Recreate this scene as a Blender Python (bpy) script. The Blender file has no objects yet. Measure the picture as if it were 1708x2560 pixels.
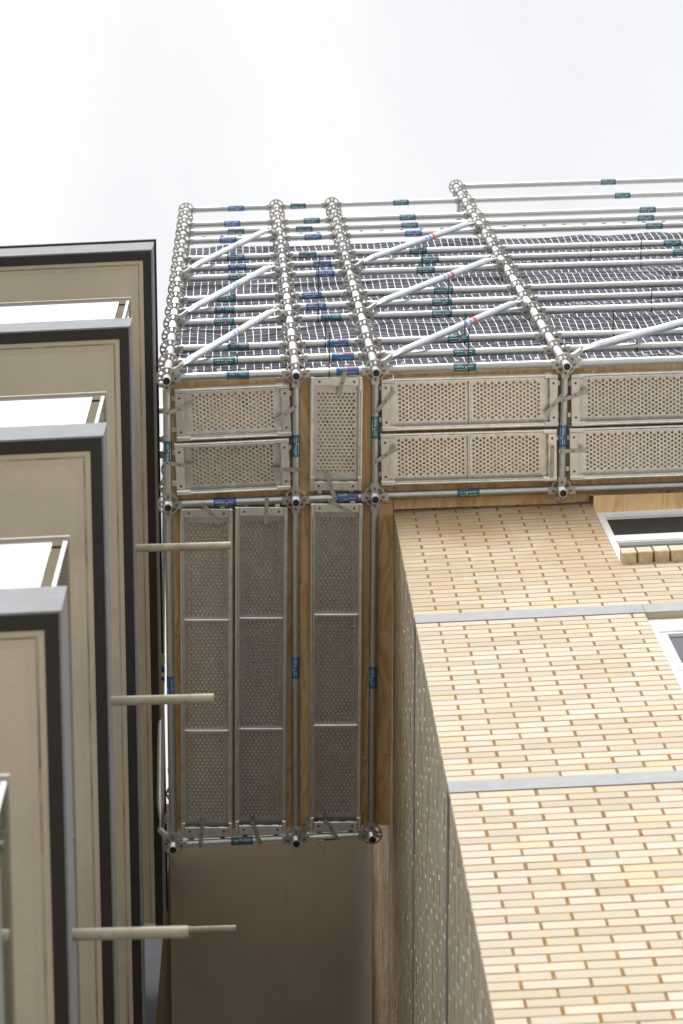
import bpy, math, random
from mathutils import Vector, Matrix, Euler, noise
random.seed(7)
C = bpy.context.scene.collection
PI = math.pi
CAMZ = 1.6
# ------------------------------------------------------------------ camera frame
CX = Vector((0.9988, 0.0421, -0.0266)); CU = Vector((0.0469, -0.9757, 0.2142)); CF = Vector((0.0169, 0.2152, 0.9764))
# scaffold frame (it leans a fraction of a degree and is turned 2 degrees in plan)
SM = Matrix(((0.9993, -0.0373, -0.0074), (0.0374, 0.9993, 0.003), (0.0072, -0.0033, 1.0))).to_4x4()
SM = Matrix.Translation((0, 0, CAMZ)) @ SM
DZ = 17.8768            # ring level of the scaffold deck, in the scaffold frame
EY = Vector((-0.042, 1.0, 0))   # the side walls' run in plan

# ------------------------------------------------------------------ materials
def newmat(name):
    m = bpy.data.materials.new(name); m.use_nodes = True
    nt = m.node_tree; b = nt.nodes['Principled BSDF']
    return m, nt, b
def N(nt, t, **kw):
    n = nt.nodes.new(t)
    for k, v in kw.items():
        if k.startswith('i_'):
            key = k[2:]
            n.inputs[int(key) if key.isdigit() else key].default_value = v
        else: setattr(n, k, v)
    return n
def ramp(nt, fac, stops):
    r = nt.nodes.new('ShaderNodeValToRGB')
    e = r.color_ramp.elements
    while len(e) < len(stops): e.new(0.5)
    for el, (p, c) in zip(e, stops):
        el.position = p; el.color = (*c, 1)
    nt.links.new(fac, r.inputs[0]); return r.outputs[0]
def noise_fac(nt, scale, detail=4, rough=.55, coord='Object', stretch=None, dist=0.0):
    tc = N(nt, 'ShaderNodeTexCoord')
    src = tc.outputs[coord]
    if stretch:
        mp = N(nt, 'ShaderNodeMapping'); mp.inputs['Scale'].default_value = stretch
        nt.links.new(src, mp.inputs[0]); src = mp.outputs[0]
    n = N(nt, 'ShaderNodeTexNoise', i_Scale=scale, i_Detail=detail, i_Roughness=rough, i_Distortion=dist)
    nt.links.new(src, n.inputs['Vector']); return n.outputs['Fac']
def mixc(nt, fac, a, b, mode='MIX'):
    m = nt.nodes.new('ShaderNodeMix'); m.data_type = 'RGBA'; m.blend_type = mode
    for sock, v in ((m.inputs[0], fac), (m.inputs[6], a), (m.inputs[7], b)):
        if isinstance(v, (int, float)): sock.default_value = v
        elif isinstance(v, tuple): sock.default_value = (*v, 1) if len(v) == 3 else v
        else: nt.links.new(v, sock)
    return m.outputs[2]
def math_(nt, op, a, b=None, c=None):
    m = nt.nodes.new('ShaderNodeMath'); m.operation = op
    for i, v in enumerate((a, b, c)):
        if v is None: continue
        if isinstance(v, (int, float)): m.inputs[i].default_value = v
        else: nt.links.new(v, m.inputs[i])
    return m.outputs[0]
def bump(nt, b, h, strength=.3, dist=.01):
    n = N(nt, 'ShaderNodeBump', i_Strength=strength, i_Distance=dist)
    nt.links.new(h, n.inputs['Height']); nt.links.new(n.outputs[0], b.inputs['Normal'])

def galv(name, c0, c1, rough=.42, metal=.75, scale=30, dirt=(.30, .24, .17), dirtamt=.35):
    m, nt, b = newmat(name)
    f = noise_fac(nt, scale, 6, .65)
    col = ramp(nt, f, ((.3, c0), (.7, c1)))
    oi = N(nt, 'ShaderNodeObjectInfo')
    v = math_(nt, 'MULTIPLY_ADD', oi.outputs['Random'], .3, .85)
    hsv = N(nt, 'ShaderNodeHueSaturation'); nt.links.new(col, hsv.inputs['Color']); nt.links.new(v, hsv.inputs['Value'])
    f2 = noise_fac(nt, 5, 8, .7)
    dm = math_(nt, 'MULTIPLY', ramp(nt, f2, ((.52, (0, 0, 0)), (.75, (1, 1, 1)))), dirtamt)
    nt.links.new(mixc(nt, dm, hsv.outputs[0], dirt), b.inputs['Base Color'])
    b.inputs['Metallic'].default_value = metal
    f3 = noise_fac(nt, 18, 4)
    nt.links.new(math_(nt, 'MULTIPLY_ADD', f3, .08, rough - .04), b.inputs['Roughness'])
    return m
def plain(name, col, rough=.6, metal=0.0, var=.12, scale=12, stretch=None, spec=.5):
    m, nt, b = newmat(name); b.inputs['Specular IOR Level'].default_value = spec
    f = noise_fac(nt, scale, 6, .6, stretch=stretch)
    lo = tuple(c*(1-var) for c in col); hi = tuple(min(1, c*(1+var)) for c in col)
    nt.links.new(ramp(nt, f, ((.3, lo), (.7, hi))), b.inputs['Base Color'])
    b.inputs['Roughness'].default_value = rough; b.inputs['Metallic'].default_value = metal
    return m
M = {}
M['tube'] = galv('galvanised_tube', (.42, .43, .435), (.53, .54, .545), .35, .85, 40, dirtamt=.08)
M['post'] = galv('galvanised_post', (.54, .55, .565), (.70, .71, .725), .33, .85, 40, dirtamt=.15)
M['ring'] = galv('galvanised_ring', (.36, .35, .33), (.50, .49, .465), .45, .7, 50)
M['brace'] = galv('galvanised_brace', (.50, .53, .58), (.64, .67, .71), .36, .75, 25, dirtamt=.12)
M['plank'] = galv('galvanised_plank', (.60, .59, .565), (.80, .79, .76), .30, .85, 22, dirtamt=.02)
M['sheet'] = galv('dimpled_sheet_steel', (.46, .455, .44), (.62, .615, .595), .30, .8, 22, dirtamt=.05)
M['dark_reflection'] = galv('sheet_dark_reflection', (.14, .14, .138), (.23, .23, .225), .32, .7, 22, dirtamt=.05)  # darkened steel, stands for the dark reflections between the holes
M['rim'] = galv('hole_rim_glint', (.82, .815, .80), (.96, .955, .94), .30, .15, 30, dirtamt=.0)  # bright colour paints the glint round each hole
M['latch'] = galv('dull_latch_steel', (.32, .31, .29), (.46, .45, .42), .5, .6, 40)
M['black'] = plain('black_plastic_and_hole_shade', (.012, .012, .014), .5)  # tie plastic; also the painted dark inside posts and pin holes
M['darkhole'] = plain('dark_rivet', (.10, .095, .09), .5, .5)
M['wire'] = plain('tie_wire', (.35, .34, .33), .4, .8)
M['teal'] = plain('teal_sticker', (.012, .12, .16), .35, var=.15, scale=60)
M['blue'] = plain('blue_sticker', (.02, .12, .30), .35, var=.15, scale=60)
M['red'] = plain('red_print', (.62, .02, .04), .4)
M['white'] = plain('white_print', (.75, .76, .76), .4)
M['palered'] = plain('red_tape', (.70, .07, .09), .45)
M['yellow'] = plain('yellow_tape', (.80, .66, .22), .5)
M['green'] = plain('lime_tape', (.35, .80, .10), .5)
M['paleblue'] = plain('faded_blue_sticker', (.22, .34, .58), .5)
M['window_white'] = plain('white_aluminium', (.78, .80, .82), .35, var=.04)
M['cream'] = plain('cream_lintel', (.62, .60, .52), .6, var=.1, scale=20)
M['trim'] = plain('balustrade_rail', (.42, .385, .33), .5, .0, var=.05, spec=.2)
M['shadowgap'] = plain('rail_shadow_black', (.02, .019, .018), .7)

def bricks_mat():
    m, nt, b = newmat('cream_brick')
    a = N(nt, 'ShaderNodeAttribute', attribute_name='tone')
    base = ramp(nt, a.outputs['Fac'], ((0, (.385, .345, .27)), (.35, (.435, .397, .325)), (.7, (.475, .446, .38)), (.88, (.485, .425, .32)), (1, (.50, .40, .26))))
    f = noise_fac(nt, 9, 8, .7); f2 = noise_fac(nt, 140, 3, .6)
    c = mixc(nt, ramp(nt, f, ((.42, (0, 0, 0)), (.75, (.6, .6, .6)))), base, (.50, .37, .22))
    # ochre stain and soot on the top courses, doubling as the deck's painted shade
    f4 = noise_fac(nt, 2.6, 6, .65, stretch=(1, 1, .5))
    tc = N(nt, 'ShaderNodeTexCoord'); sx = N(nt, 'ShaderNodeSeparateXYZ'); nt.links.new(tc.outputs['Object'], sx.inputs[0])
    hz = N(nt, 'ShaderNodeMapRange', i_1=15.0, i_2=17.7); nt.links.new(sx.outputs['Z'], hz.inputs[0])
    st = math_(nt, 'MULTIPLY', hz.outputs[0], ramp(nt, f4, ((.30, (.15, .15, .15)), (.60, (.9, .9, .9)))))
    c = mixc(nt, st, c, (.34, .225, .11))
    c = mixc(nt, math_(nt, 'MULTIPLY', ramp(nt, f2, ((.62, (0, 0, 0)), (.75, (1, 1, 1)))), .35), c, (.42, .32, .2))
    nt.links.new(c, b.inputs['Base Color']); b.inputs['Roughness'].default_value = .85; b.inputs['Specular IOR Level'].default_value = .15
    bump(nt, b, noise_fac(nt, 160, 5, .6), .25, .004)
    return m
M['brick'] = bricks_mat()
def mortar_mat():
    m, nt, b = newmat('brown_mortar')
    f = noise_fac(nt, 14, 6, .7)
    nt.links.new(ramp(nt, f, ((.3, (.13, .063, .016)), (.7, (.27, .15, .045)))), b.inputs['Base Color'])
    b.inputs['Roughness'].default_value = .95
    return m
M['mortar'] = mortar_mat()
M['sillbrick'] = plain('weathered_sill_brick', (.52, .42, .28), .85, var=.35, scale=14)
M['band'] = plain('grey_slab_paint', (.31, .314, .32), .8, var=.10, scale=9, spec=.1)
M['sideband'] = plain('shade_darkened_band', (.13, .135, .14), .6, var=.08)  # floor band grey darkened, the side wall's shade put into the colour

def stucco(name, base, stain, rough=.85, scuff=False):
    m, nt, b = newmat(name)
    f = noise_fac(nt, 2.2, 8, .6)
    lo = tuple(c*.9 for c in base); hi = tuple(c*1.06 for c in base)
    c = ramp(nt, f, ((.3, lo), (.7, hi)))
    f2 = noise_fac(nt, 3.5, 8, .72)
    c = mixc(nt, ramp(nt, f2, ((.60, (0, 0, 0)), (.82, (.5, .5, .5)))), c, stain)
    if scuff:
        tcx = N(nt, 'ShaderNodeTexCoord'); mpx = N(nt, 'ShaderNodeMapping'); mpx.inputs['Rotation'].default_value = (0, 0, .65); mpx.inputs['Scale'].default_value = (14, 1.7, 1)
        nt.links.new(tcx.outputs['Object'], mpx.inputs[0]); nx = N(nt, 'ShaderNodeTexNoise', i_Scale=1.0, i_Detail=3, i_Roughness=.5); nt.links.new(mpx.outputs[0], nx.inputs['Vector'])
        c = mixc(nt, ramp(nt, nx.outputs['Fac'], ((.72, (0, 0, 0)), (.80, (.6, .6, .6)))), c, (.10, .085, .065))
    nt.links.new(c, b.inputs['Base Color']); b.inputs['Roughness'].default_value = rough; b.inputs['Specular IOR Level'].default_value = .2
    bump(nt, b, noise_fac(nt, 60, 5, .6), .25, .01)
    return m
M['soffit'] = stucco('beige_soffit_render', (.57, .515, .415), (.43, .365, .27))
M['lip'] = stucco('beige_soffit_lip', (.60, .54, .435), (.28, .22, .15))
def grime():
    m, nt, b = newmat('mould_groove')
    f = noise_fac(nt, 4.5, 10, .78, stretch=(1, 1, 1))
    nt.links.new(ramp(nt, f, ((.50, (.53, .475, .38)), (.78, (.17, .13, .085)))), b.inputs['Base Color'])
    b.inputs['Roughness'].default_value = .95
    return m
M['grime'] = grime()
M['flange'] = plain('black_steel_flange', (.022, .020, .019), .65, var=.15)
M['fascia'] = plain('grey_fascia_paint', (.22, .225, .235), .75, var=.10, scale=7, spec=.1)
M['sidefascia'] = M['fascia']
M['concrete_dark'] = stucco('brown_concrete', (.54, .49, .42), (.42, .375, .31), scuff=True)
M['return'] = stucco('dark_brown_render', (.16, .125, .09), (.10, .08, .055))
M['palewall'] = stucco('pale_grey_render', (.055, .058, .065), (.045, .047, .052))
def pipe_mat():
    m, nt, b = newmat('mossy_pipe')
    f = noise_fac(nt, 16, 6, .7)
    c = ramp(nt, f, ((.3, (.30, .26, .20)), (.7, (.42, .375, .30))))
    f2 = noise_fac(nt, 9, 6, .7)
    c = mixc(nt, ramp(nt, f2, ((.55, (0, 0, 0)), (.68, (.8, .8, .8)))), c, (.16, .15, .05))
    nt.links.new(c, b.inputs['Base Color']); b.inputs['Roughness'].default_value = .6
    return m
M['pipe'] = pipe_mat()
def glass_mat(name, tint):
    m, nt, b = newmat(name)
    b.inputs['Base Color'].default_value = (*tint, 1); b.inputs['Roughness'].default_value = .02
    b.inputs['Transmission Weight'].default_value = 1.0; b.inputs['IOR'].default_value = 1.5
    return m
M['glass'] = glass_mat('green_glass', (.80, .90, .86))
def frosted():
    m, nt, b = newmat('white_laminated_glass')
    b.inputs['Base Color'].default_value = (.16, .17, .185, 1); b.inputs['Roughness'].default_value = .06
    b.inputs['IOR'].default_value = 1.7; b.inputs['Coat Weight'].default_value = 1.0; b.inputs['Coat IOR'].default_value = 1.7
    return m
M['frosted'] = frosted()
def pane(name, col, rough=.08):
    m, nt, b = newmat(name)
    b.inputs['Base Color'].default_value = (*col, 1); b.inputs['Roughness'].default_value = rough
    return m
M['flyscreen'] = pane('dark_flyscreen', (.016, .015, .013), .75)
M['pane'] = pane('window_glass', (.06, .075, .07), .08)
M['panedark'] = pane('dark_window_glass', (.05, .052, .062), .7)

def ply_mat():
    m, nt, b = newmat('plywood')
    tc = N(nt, 'ShaderNodeTexCoord'); oi = N(nt, 'ShaderNodeObjectInfo')
    add = N(nt, 'ShaderNodeVectorMath', operation='MULTIPLY_ADD')
    add.inputs[1].default_value = (1, 1, 1)
    nt.links.new(tc.outputs['Object'], add.inputs[0])
    cmb = N(nt, 'ShaderNodeCombineXYZ'); r10 = math_(nt, 'MULTIPLY', oi.outputs['Random'], 37.0)
    nt.links.new(r10, cmb.inputs[0]); nt.links.new(r10, cmb.inputs[1]); nt.links.new(cmb.outputs[0], add.inputs[2])
    # rotary-cut figure: rings of a strongly stretched noise
    mp = N(nt, 'ShaderNodeMapping'); mp.inputs['Scale'].default_value = (3.2, .55, 1)
    nt.links.new(add.outputs[0], mp.inputs[0])
    n1 = N(nt, 'ShaderNodeTexNoise', i_Scale=1.6, i_Detail=3, i_Roughness=.45, i_Distortion=.6); nt.links.new(mp.outputs[0], n1.inputs['Vector'])
    rings = math_(nt, 'FRACT', math_(nt, 'MULTIPLY', n1.outputs['Fac'], 9.0))
    fig = ramp(nt, rings, ((0, (.70, .48, .24)), (.55, (.80, .59, .34)), (.85, (.60, .355, .14)), (1, (.70, .48, .24))))
    mp2 = N(nt, 'ShaderNodeMapping'); mp2.inputs['Scale'].default_value = (60, 2.5, 1); nt.links.new(add.outputs[0], mp2.inputs[0])
    n2 = N(nt, 'ShaderNodeTexNoise', i_Scale=1.0, i_Detail=5, i_Roughness=.6); nt.links.new(mp2.outputs[0], n2.inputs['Vector'])
    c = mixc(nt, math_(nt, 'MULTIPLY', n2.outputs['Fac'], .45), fig, (.60, .38, .175))
    # blotches of resin and a few knots
    mp3 = N(nt, 'ShaderNodeMapping'); mp3.inputs['Scale'].default_value = (3, 1.6, 1); nt.links.new(add.outputs[0], mp3.inputs[0])
    n3 = N(nt, 'ShaderNodeTexNoise', i_Scale=1.3, i_Detail=5, i_Roughness=.6); nt.links.new(mp3.outputs[0], n3.inputs['Vector'])
    c = mixc(nt, ramp(nt, n3.outputs['Fac'], ((.5, (0, 0, 0)), (.7, (.55, .55, .55)))), c, (.34, .18, .06))
    mp4 = N(nt, 'ShaderNodeMapping'); mp4.inputs['Scale'].default_value = (6.5, 3.6, 1); nt.links.new(add.outputs[0], mp4.inputs[0])
    vo = N(nt, 'ShaderNodeTexVoronoi', i_Scale=1.0); nt.links.new(mp4.outputs[0], vo.inputs['Vector'])
    sep = N(nt, 'ShaderNodeSeparateColor'); nt.links.new(vo.outputs['Color'], sep.inputs[0])
    few = math_(nt, 'GREATER_THAN', sep.outputs[0], .62)
    kn = math_(nt, 'MULTIPLY', ramp(nt, vo.outputs['Distance'], ((.05, (1, 1, 1)), (.17, (0, 0, 0)))), few)
    c = mixc(nt, kn, c, (.13, .05, .015))
    nt.links.new(c, b.inputs['Base Color']); b.inputs['Roughness'].default_value = .6
    return m
M['ply'] = ply_mat()

def net_mat():
    m, nt, b = newmat('debris_mesh')
    uv = N(nt, 'ShaderNodeUVMap'); s = N(nt, 'ShaderNodeSeparateXYZ'); nt.links.new(uv.outputs[0], s.inputs[0])
    def line(src, pitch, w):
        f = math_(nt, 'FRACT', math_(nt, 'DIVIDE', src, pitch))
        return math_(nt, 'LESS_THAN', f, w)
    lu = line(s.outputs[0], .049, .075); lv = line(s.outputs[1], .105, .07)
    fine = line(s.outputs[1], .0052, .35)
    g = noise_fac(nt, 6, 5, .6)
    dark = ramp(nt, g, ((.3, (.030, .032, .043)), (.7, (.058, .060, .076))))
    c = mixc(nt, math_(nt, 'MULTIPLY', fine, .18), dark, (.22, .22, .235))
    c = mixc(nt, math_(nt, 'MULTIPLY', lv, .55), c, (.62, .62, .64))
    c = mixc(nt, lu, c, (.86, .86, .88))
    nt.links.new(c, b.inputs['Base Color']); b.inputs['Roughness'].default_value = .8; b.inputs['Specular IOR Level'].default_value = .05
    return m
M['net'] = net_mat()
M['ground'] = plain('light_concrete_paving', (.47, .455, .425), .9, var=.15, scale=.5)

# ------------------------------------------------------------------ mesh helpers
class MB:
    def __init__(s): s.v = []; s.f = []; s.mi = []; s.sm = []
    def add(s, vs, fs, mi=0, smooth=False):
        o = len(s.v); s.v += [tuple(v) for v in vs]
        for f in fs: s.f.append(tuple(i+o for i in f)); s.mi.append(mi); s.sm.append(smooth)
    def prism(s, poly, z0, z1, mi=0, mat=None):
        n = len(poly)
        a = sum(poly[i][0]*poly[(i+1) % n][1]-poly[(i+1) % n][0]*poly[i][1] for i in range(n))
        if a < 0: poly = poly[::-1]
        vs = [Vector((x, y, z0)) for x, y in poly]+[Vector((x, y, z1)) for x, y in poly]
        if mat: vs = [mat @ v for v in vs]
        fs = [tuple(range(n-1, -1, -1)), tuple(range(n, 2*n))]+[(i, (i+1) % n, n+(i+1) % n, n+i) for i in range(n)]
        s.add(vs, fs, mi)
    def box(s, x0, x1, y0, y1, z0, z1, mi=0, mat=None):
        s.prism([(x0, y0), (x1, y0), (x1, y1), (x0, y1)], z0, z1, mi, mat)
    def cbox(s, x0, x1, y0, y1, z0, z1, c, mi=0, mat=None):
        # box with chamfered bottom/top rims
        def ring(d, z): return [Vector((x0+d, y0+d, z)), Vector((x1-d, y0+d, z)), Vector((x1-d, y1-d, z)), Vector((x0+d, y1-d, z))]
        vs = ring(c, z0)+ring(0, z0+c)+ring(0, z1-c)+ring(c, z1)
        if mat: vs = [mat @ v for v in vs]
        fs = [(3, 2, 1, 0), (12, 13, 14, 15)]
        for k in range(3):
            for i in range(4): fs.append((k*4+i, k*4+(i+1) % 4, k*4+4+(i+1) % 4, k*4+4+i))
        s.add(vs, fs, mi)
    def tube(s, p0, p1, r, seg=16, caps=True, mi=0, r1=None):
        p0 = Vector(p0); p1 = Vector(p1); d = (p1-p0).normalized()
        a = d.orthogonal().normalized(); b = d.cross(a); r1 = r if r1 is None else r1
        vs = []
        for p, rr in ((p0, r), (p1, r1)):
            vs += [p+a*(rr*math.cos(t*2*PI/seg))+b*(rr*math.sin(t*2*PI/seg)) for t in range(seg)]
        s.add(vs, [(i, (i+1) % seg, seg+(i+1) % seg, seg+i) for i in range(seg)], mi, True)
        if caps: s.add(vs, [tuple(range(seg-1, -1, -1)), tuple(range(seg, 2*seg))], mi)
    def loft(s, rings, mi=0, smooth=True, caps=True):
        n = len(rings[0]); vs = [v for r in rings for v in r]; fs = []
        for k in range(len(rings)-1):
            for i in range(n): fs.append((k*n+i, k*n+(i+1) % n, (k+1)*n+(i+1) % n, (k+1)*n+i))
        s.add(vs, fs, mi, smooth)
        if caps: s.add(vs, [tuple(range(n-1, -1, -1)), tuple(range((len(rings)-1)*n, len(rings)*n))], mi)
    def data(s, name, mats):
        me = bpy.data.meshes.new(name); me.from_pydata(s.v, [], s.f)
        for m in mats: me.materials.append(m)
        me.polygons.foreach_set('material_index', s.mi); me.polygons.foreach_set('use_smooth', s.sm)
        me.update(); return me
def link(name, data, parent=None, mw=None):
    o = bpy.data.objects.new(name, data); C.objects.link(o)
    if parent is not None: o.parent = parent
    if mw is not None: o.matrix_basis = mw
    return o
def build(mb, name, mats, parent=None, mw=None):
    if not isinstance(mats, (list, tuple)): mats = [mats]
    return link(name, mb.data(name, mats), parent, mw)
def tag(o, label=None, cat=None, group=None, kind=None):
    if label: o['label'] = label
    if cat: o['category'] = cat
    if group: o['group'] = group
    if kind: o['kind'] = kind
    return o
def T(x, y, z): return Matrix.Translation((x, y, z))
def frame(p, xdir, zup=Vector((0, 0, 1))):
    x = Vector(xdir).normalized(); y = zup.cross(x).normalized(); z = x.cross(y)
    m = Matrix((x, y, z)).transposed().to_4x4(); m.translation = Vector(p); return m

# ------------------------------------------------------------------ sky, sun, camera
w = bpy.data.worlds.new('World'); bpy.context.scene.world = w; w.use_nodes = True
nt = w.node_tree; nt.nodes.clear()
out = N(nt, 'ShaderNodeOutputWorld'); bg = N(nt, 'ShaderNodeBackground', i_Strength=.86)
SUN_EL, SUN_AZ = math.radians(37), math.radians(190)     # azimuth measured from +Y clockwise
sd = Vector((math.sin(SUN_AZ)*math.cos(SUN_EL), math.cos(SUN_AZ)*math.cos(SUN_EL), math.sin(SUN_EL)))
sky = N(nt, 'ShaderNodeTexSky', sky_type='NISHITA'); sky.sun_disc = False; sky.sun_elevation = SUN_EL; sky.sun_rotation = SUN_AZ
tc = N(nt, 'ShaderNodeTexCoord')
dot = N(nt, 'ShaderNodeVectorMath', operation='DOT_PRODUCT'); nt.links.new(tc.outputs['Generated'], dot.inputs[0]); dot.inputs[1].default_value = sd
glow = N(nt, 'ShaderNodeMapRange', i_1=.60, i_2=1.0, i_3=0.0, i_4=1.0, interpolation_type='SMOOTHSTEP'); nt.links.new(dot.outputs['Value'], glow.inputs[0])
mp = N(nt, 'ShaderNodeMapping'); mp.inputs['Scale'].default_value = (3.2, 2.2, 3); nt.links.new(tc.outputs['Generated'], mp.inputs[0])
n1 = N(nt, 'ShaderNodeTexNoise', i_Scale=1.6, i_Detail=6, i_Roughness=.5, i_Distortion=.4); nt.links.new(mp.outputs[0], n1.inputs['Vector'])
cl = ramp(nt, n1.outputs['Fac'], ((.33, (.86, .873, .895)), (.46, (.94, .945, .955)), (.58, (1.0, 1.0, 1.0))))
lum = math_(nt, 'MULTIPLY_ADD', glow.outputs[0], 2.9, 1.0)
vm = N(nt, 'ShaderNodeVectorMath', operation='SCALE'); nt.links.new(cl, vm.inputs[0]); nt.links.new(lum, vm.inputs['Scale'])
ns = N(nt, 'ShaderNodeVectorMath', operation='SCALE', i_Scale=.05); nt.links.new(sky.outputs[0], ns.inputs[0])
mx = mixc(nt, .94, ns.outputs[0], vm.outputs[0])
nt.links.new(mx, bg.inputs['Color']); nt.links.new(bg.outputs[0], out.inputs[0])

sl = bpy.data.lights.new('Sun', 'SUN'); sl.energy = 1.5; sl.angle = math.radians(20); sl.color = (1, .98, .95)
so = bpy.data.objects.new('Sun', sl); C.objects.link(so); so.rotation_euler = (-sd).to_track_quat('-Z', 'Y').to_euler(); so.location = (0, -20, 40)

cd = bpy.data.cameras.new('Camera'); cam = bpy.data.objects.new('Camera', cd); C.objects.link(cam)
cm = Matrix((CX, CU, -CF)).transposed().to_4x4(); cm.translation = (0, 0, CAMZ); cam.matrix_world = cm
cd.sensor_fit = 'VERTICAL'; cd.sensor_height = 36.0; cd.lens = 112.5; cd.clip_start = .1; cd.clip_end = 2000
cd.dof.use_dof = True; cd.dof.focus_distance = 18.3; cd.dof.aperture_fstop = 5.6
bpy.context.scene.camera = cam
sc = bpy.context.scene
sc.view_settings.view_transform = 'Standard'; sc.view_settings.look = 'None'; sc.view_settings.gamma = 1.0; sc.view_settings.exposure = 0.36
sc.cycles.max_bounces = 10; sc.cycles.diffuse_bounces = 6; sc.cycles.glossy_bounces = 4; sc.cycles.transmission_bounces = 8

g = MB(); g.add([(-300, -300, 0), (300, -300, 0), (300, 300, 0), (-300, 300, 0)], [(0, 1, 2, 3)])
tag(build(g, 'ground', M['ground']), kind='structure')

# ------------------------------------------------------------------ cream brick building (right)
WX, WY = .609, 3.9635                 # its front-left corner in plan
bb = link('brick_building', None); bb.location = (WX, WY, 0)
tag(bb, 'cream brick building with brown mortar and grey floor bands, right of the scaffold', 'building')
# courses are built in "height above the camera" (k) and moved up by CAMZ with the parent
BANDS = [(9.70+.02, 9.87), (12.5398, 12.6896), (15.3379, 15.5026), (18.25, 18.41)]
SECT = [(9.87, 12.5398), (12.6896, 15.3379), (15.5026, 18.25), (18.41, 21.10), (7.05, 9.72)]
OPEN = [(16.4232, 18.25), (13.6, 15.3379), (10.7, 12.5398), (18.41, 18.41)]
WINX = 1.745-WX
def brickwork(length, s_half, openings, rake, up, out, org, proud=.0, rough=.0007):
    """rows of separate chamfered bricks; s along 'up' run, 'out' outward normal"""
    vs, fs, mi, tone = [], [], [], []
    run = Vector(up); outv = Vector(out); o = Vector(org)
    for (a, b) in SECT:
        n = 32 if b-a > 2.0 else 1
        pitch = (b-a)/n
        for r in range(n):
            z0 = b-(r+1)*pitch+.0054; z1 = b-r*pitch-.0054
            half = (r % 2 == 0) == s_half
            s = 0.0; first = True
            while s < length:
                L = .108 if (first and half) else .227
                e = s+L; s0 = s; first = False; s = e+.012
                zc = (z0+z1)/2
                cut = False
                for (oa, ob) in openings:
                    if oa < zc < ob:
                        if s0 > WINX: cut = True
                        elif e > WINX: e = WINX
                if cut or e-s0 < .02: continue
                e = min(e, length)
                if s0 == 0: s0 = proud
                j = lambda k: random.uniform(-k, k)
                d = j(rough); c = .0016
                x0, x1, y0, y1 = s0+j(.0018)*(s0 > .02), e+j(.0018), z0+j(.0012), z1+j(.0012)
                t1, t2 = j(.001), j(.001)
                b8 = [(x0, y0+t1, -rake-.006), (x1, y0+t2, -rake-.006), (x1, y1+t2, -rake-.006), (x0, y1+t1, -rake-.006),
                      (x0, y0+t1, d-c*.7), (x1, y0+t2, d-c*.7), (x1, y1+t2, d-c*.7), (x0, y1+t1, d-c*.7),
                      (x0+c, y0+t1+c, d), (x1-c, y0+t2+c, d), (x1-c, y1+t2-c, d), (x0+c, y1+t1-c, d)]
                k0 = len(vs)
                vs += [o+run*p[0]+outv*p[2]+Vector((0, 0, p[1])) for p in b8]
                ff = [(8, 9, 10, 11)]
                for q in range(4):
                    ff.append((q, (q+1) % 4, 4+(q+1) % 4, 4+q)); ff.append((4+q, 4+(q+1) % 4, 8+(q+1) % 4, 8+q))
                t = random.random(); t = t*.72 if random.random() < .91 else .72+.28*random.random()
                for f in ff: fs.append(tuple(i+k0 for i in f)); mi.append(0); tone.append(t)
    return vs, fs, mi, tone
def wallmesh(name, vs, fs, mi, tone, mats, parent, mw):
    me = bpy.data.meshes.new(name); me.from_pydata(vs, [], fs)
    for m in mats: me.materials.append(m)
    me.polygons.foreach_set('material_index', mi)
    at = me.attributes.new('tone', 'FLOAT', 'FACE'); at.data.foreach_set('value', tone)
    me.update(); return link(name, me, parent, mw)
UP = T(0, 0, CAMZ)
RK = .0010
FL = 3.4
vs, fs, mi, tone = brickwork(FL, True, OPEN, RK, (1, 0, 0), (0, -1, 0), (0, 0, 0))
def quad(vs, fs, mi, tone, pts, m):
    k = len(vs); vs += [Vector(p) for p in pts]; fs.append((k, k+1, k+2, k+3)); mi.append(m); tone.append(.3)
# mortar face behind the bricks, with the window openings left out, and the reveals
zs = sorted([(13.6, 15.3379), (16.4232, 18.25), (10.7, 12.5398)])
zz = 7.05
for a, b in zs+[(21.1, 21.1)]:
    quad(vs, fs, mi, tone, [(WINX, RK, zz), (FL, RK, zz), (FL, RK, a), (WINX, RK, a)], 1); zz = b
quad(vs, fs, mi, tone, [(0, RK, 7.05), (WINX, RK, 7.05), (WINX, RK, 21.1), (0, RK, 21.1)], 1)
for a, b in zs:
    quad(vs, fs, mi, tone, [(WINX, RK, a), (WINX, RK, b), (WINX, .13, b), (WINX, .13, a)], 0)
    quad(vs, fs, mi, tone, [(WINX, RK, b), (FL, RK, b), (FL, .13, b), (WINX, .13, b)], 0)
    quad(vs, fs, mi, tone, [(WINX, RK, a), (FL, RK, a), (FL, .13, a), (WINX, .13, a)], 0)
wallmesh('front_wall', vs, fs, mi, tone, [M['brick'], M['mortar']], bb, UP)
SL = 6.6
nrm = Vector((-1, -.042, 0)).normalized()
vs, fs, mi, tone = brickwork(SL, False, [], .0024, EY.normalized(), nrm, (0, 0, 0), proud=.0135, rough=.0016)
e2 = EY.normalized()*SL - nrm*.0024; e1 = -nrm*.0024 + EY.normalized()*.012
quad(vs, fs, mi, tone, [(e2.x, e2.y, 7.05), (e1.x, e1.y, 7.05), (e1.x, e1.y, 21.1), (e2.x, e2.y, 21.1)], 1)
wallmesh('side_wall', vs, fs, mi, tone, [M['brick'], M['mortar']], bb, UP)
ey = EY.normalized()
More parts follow.
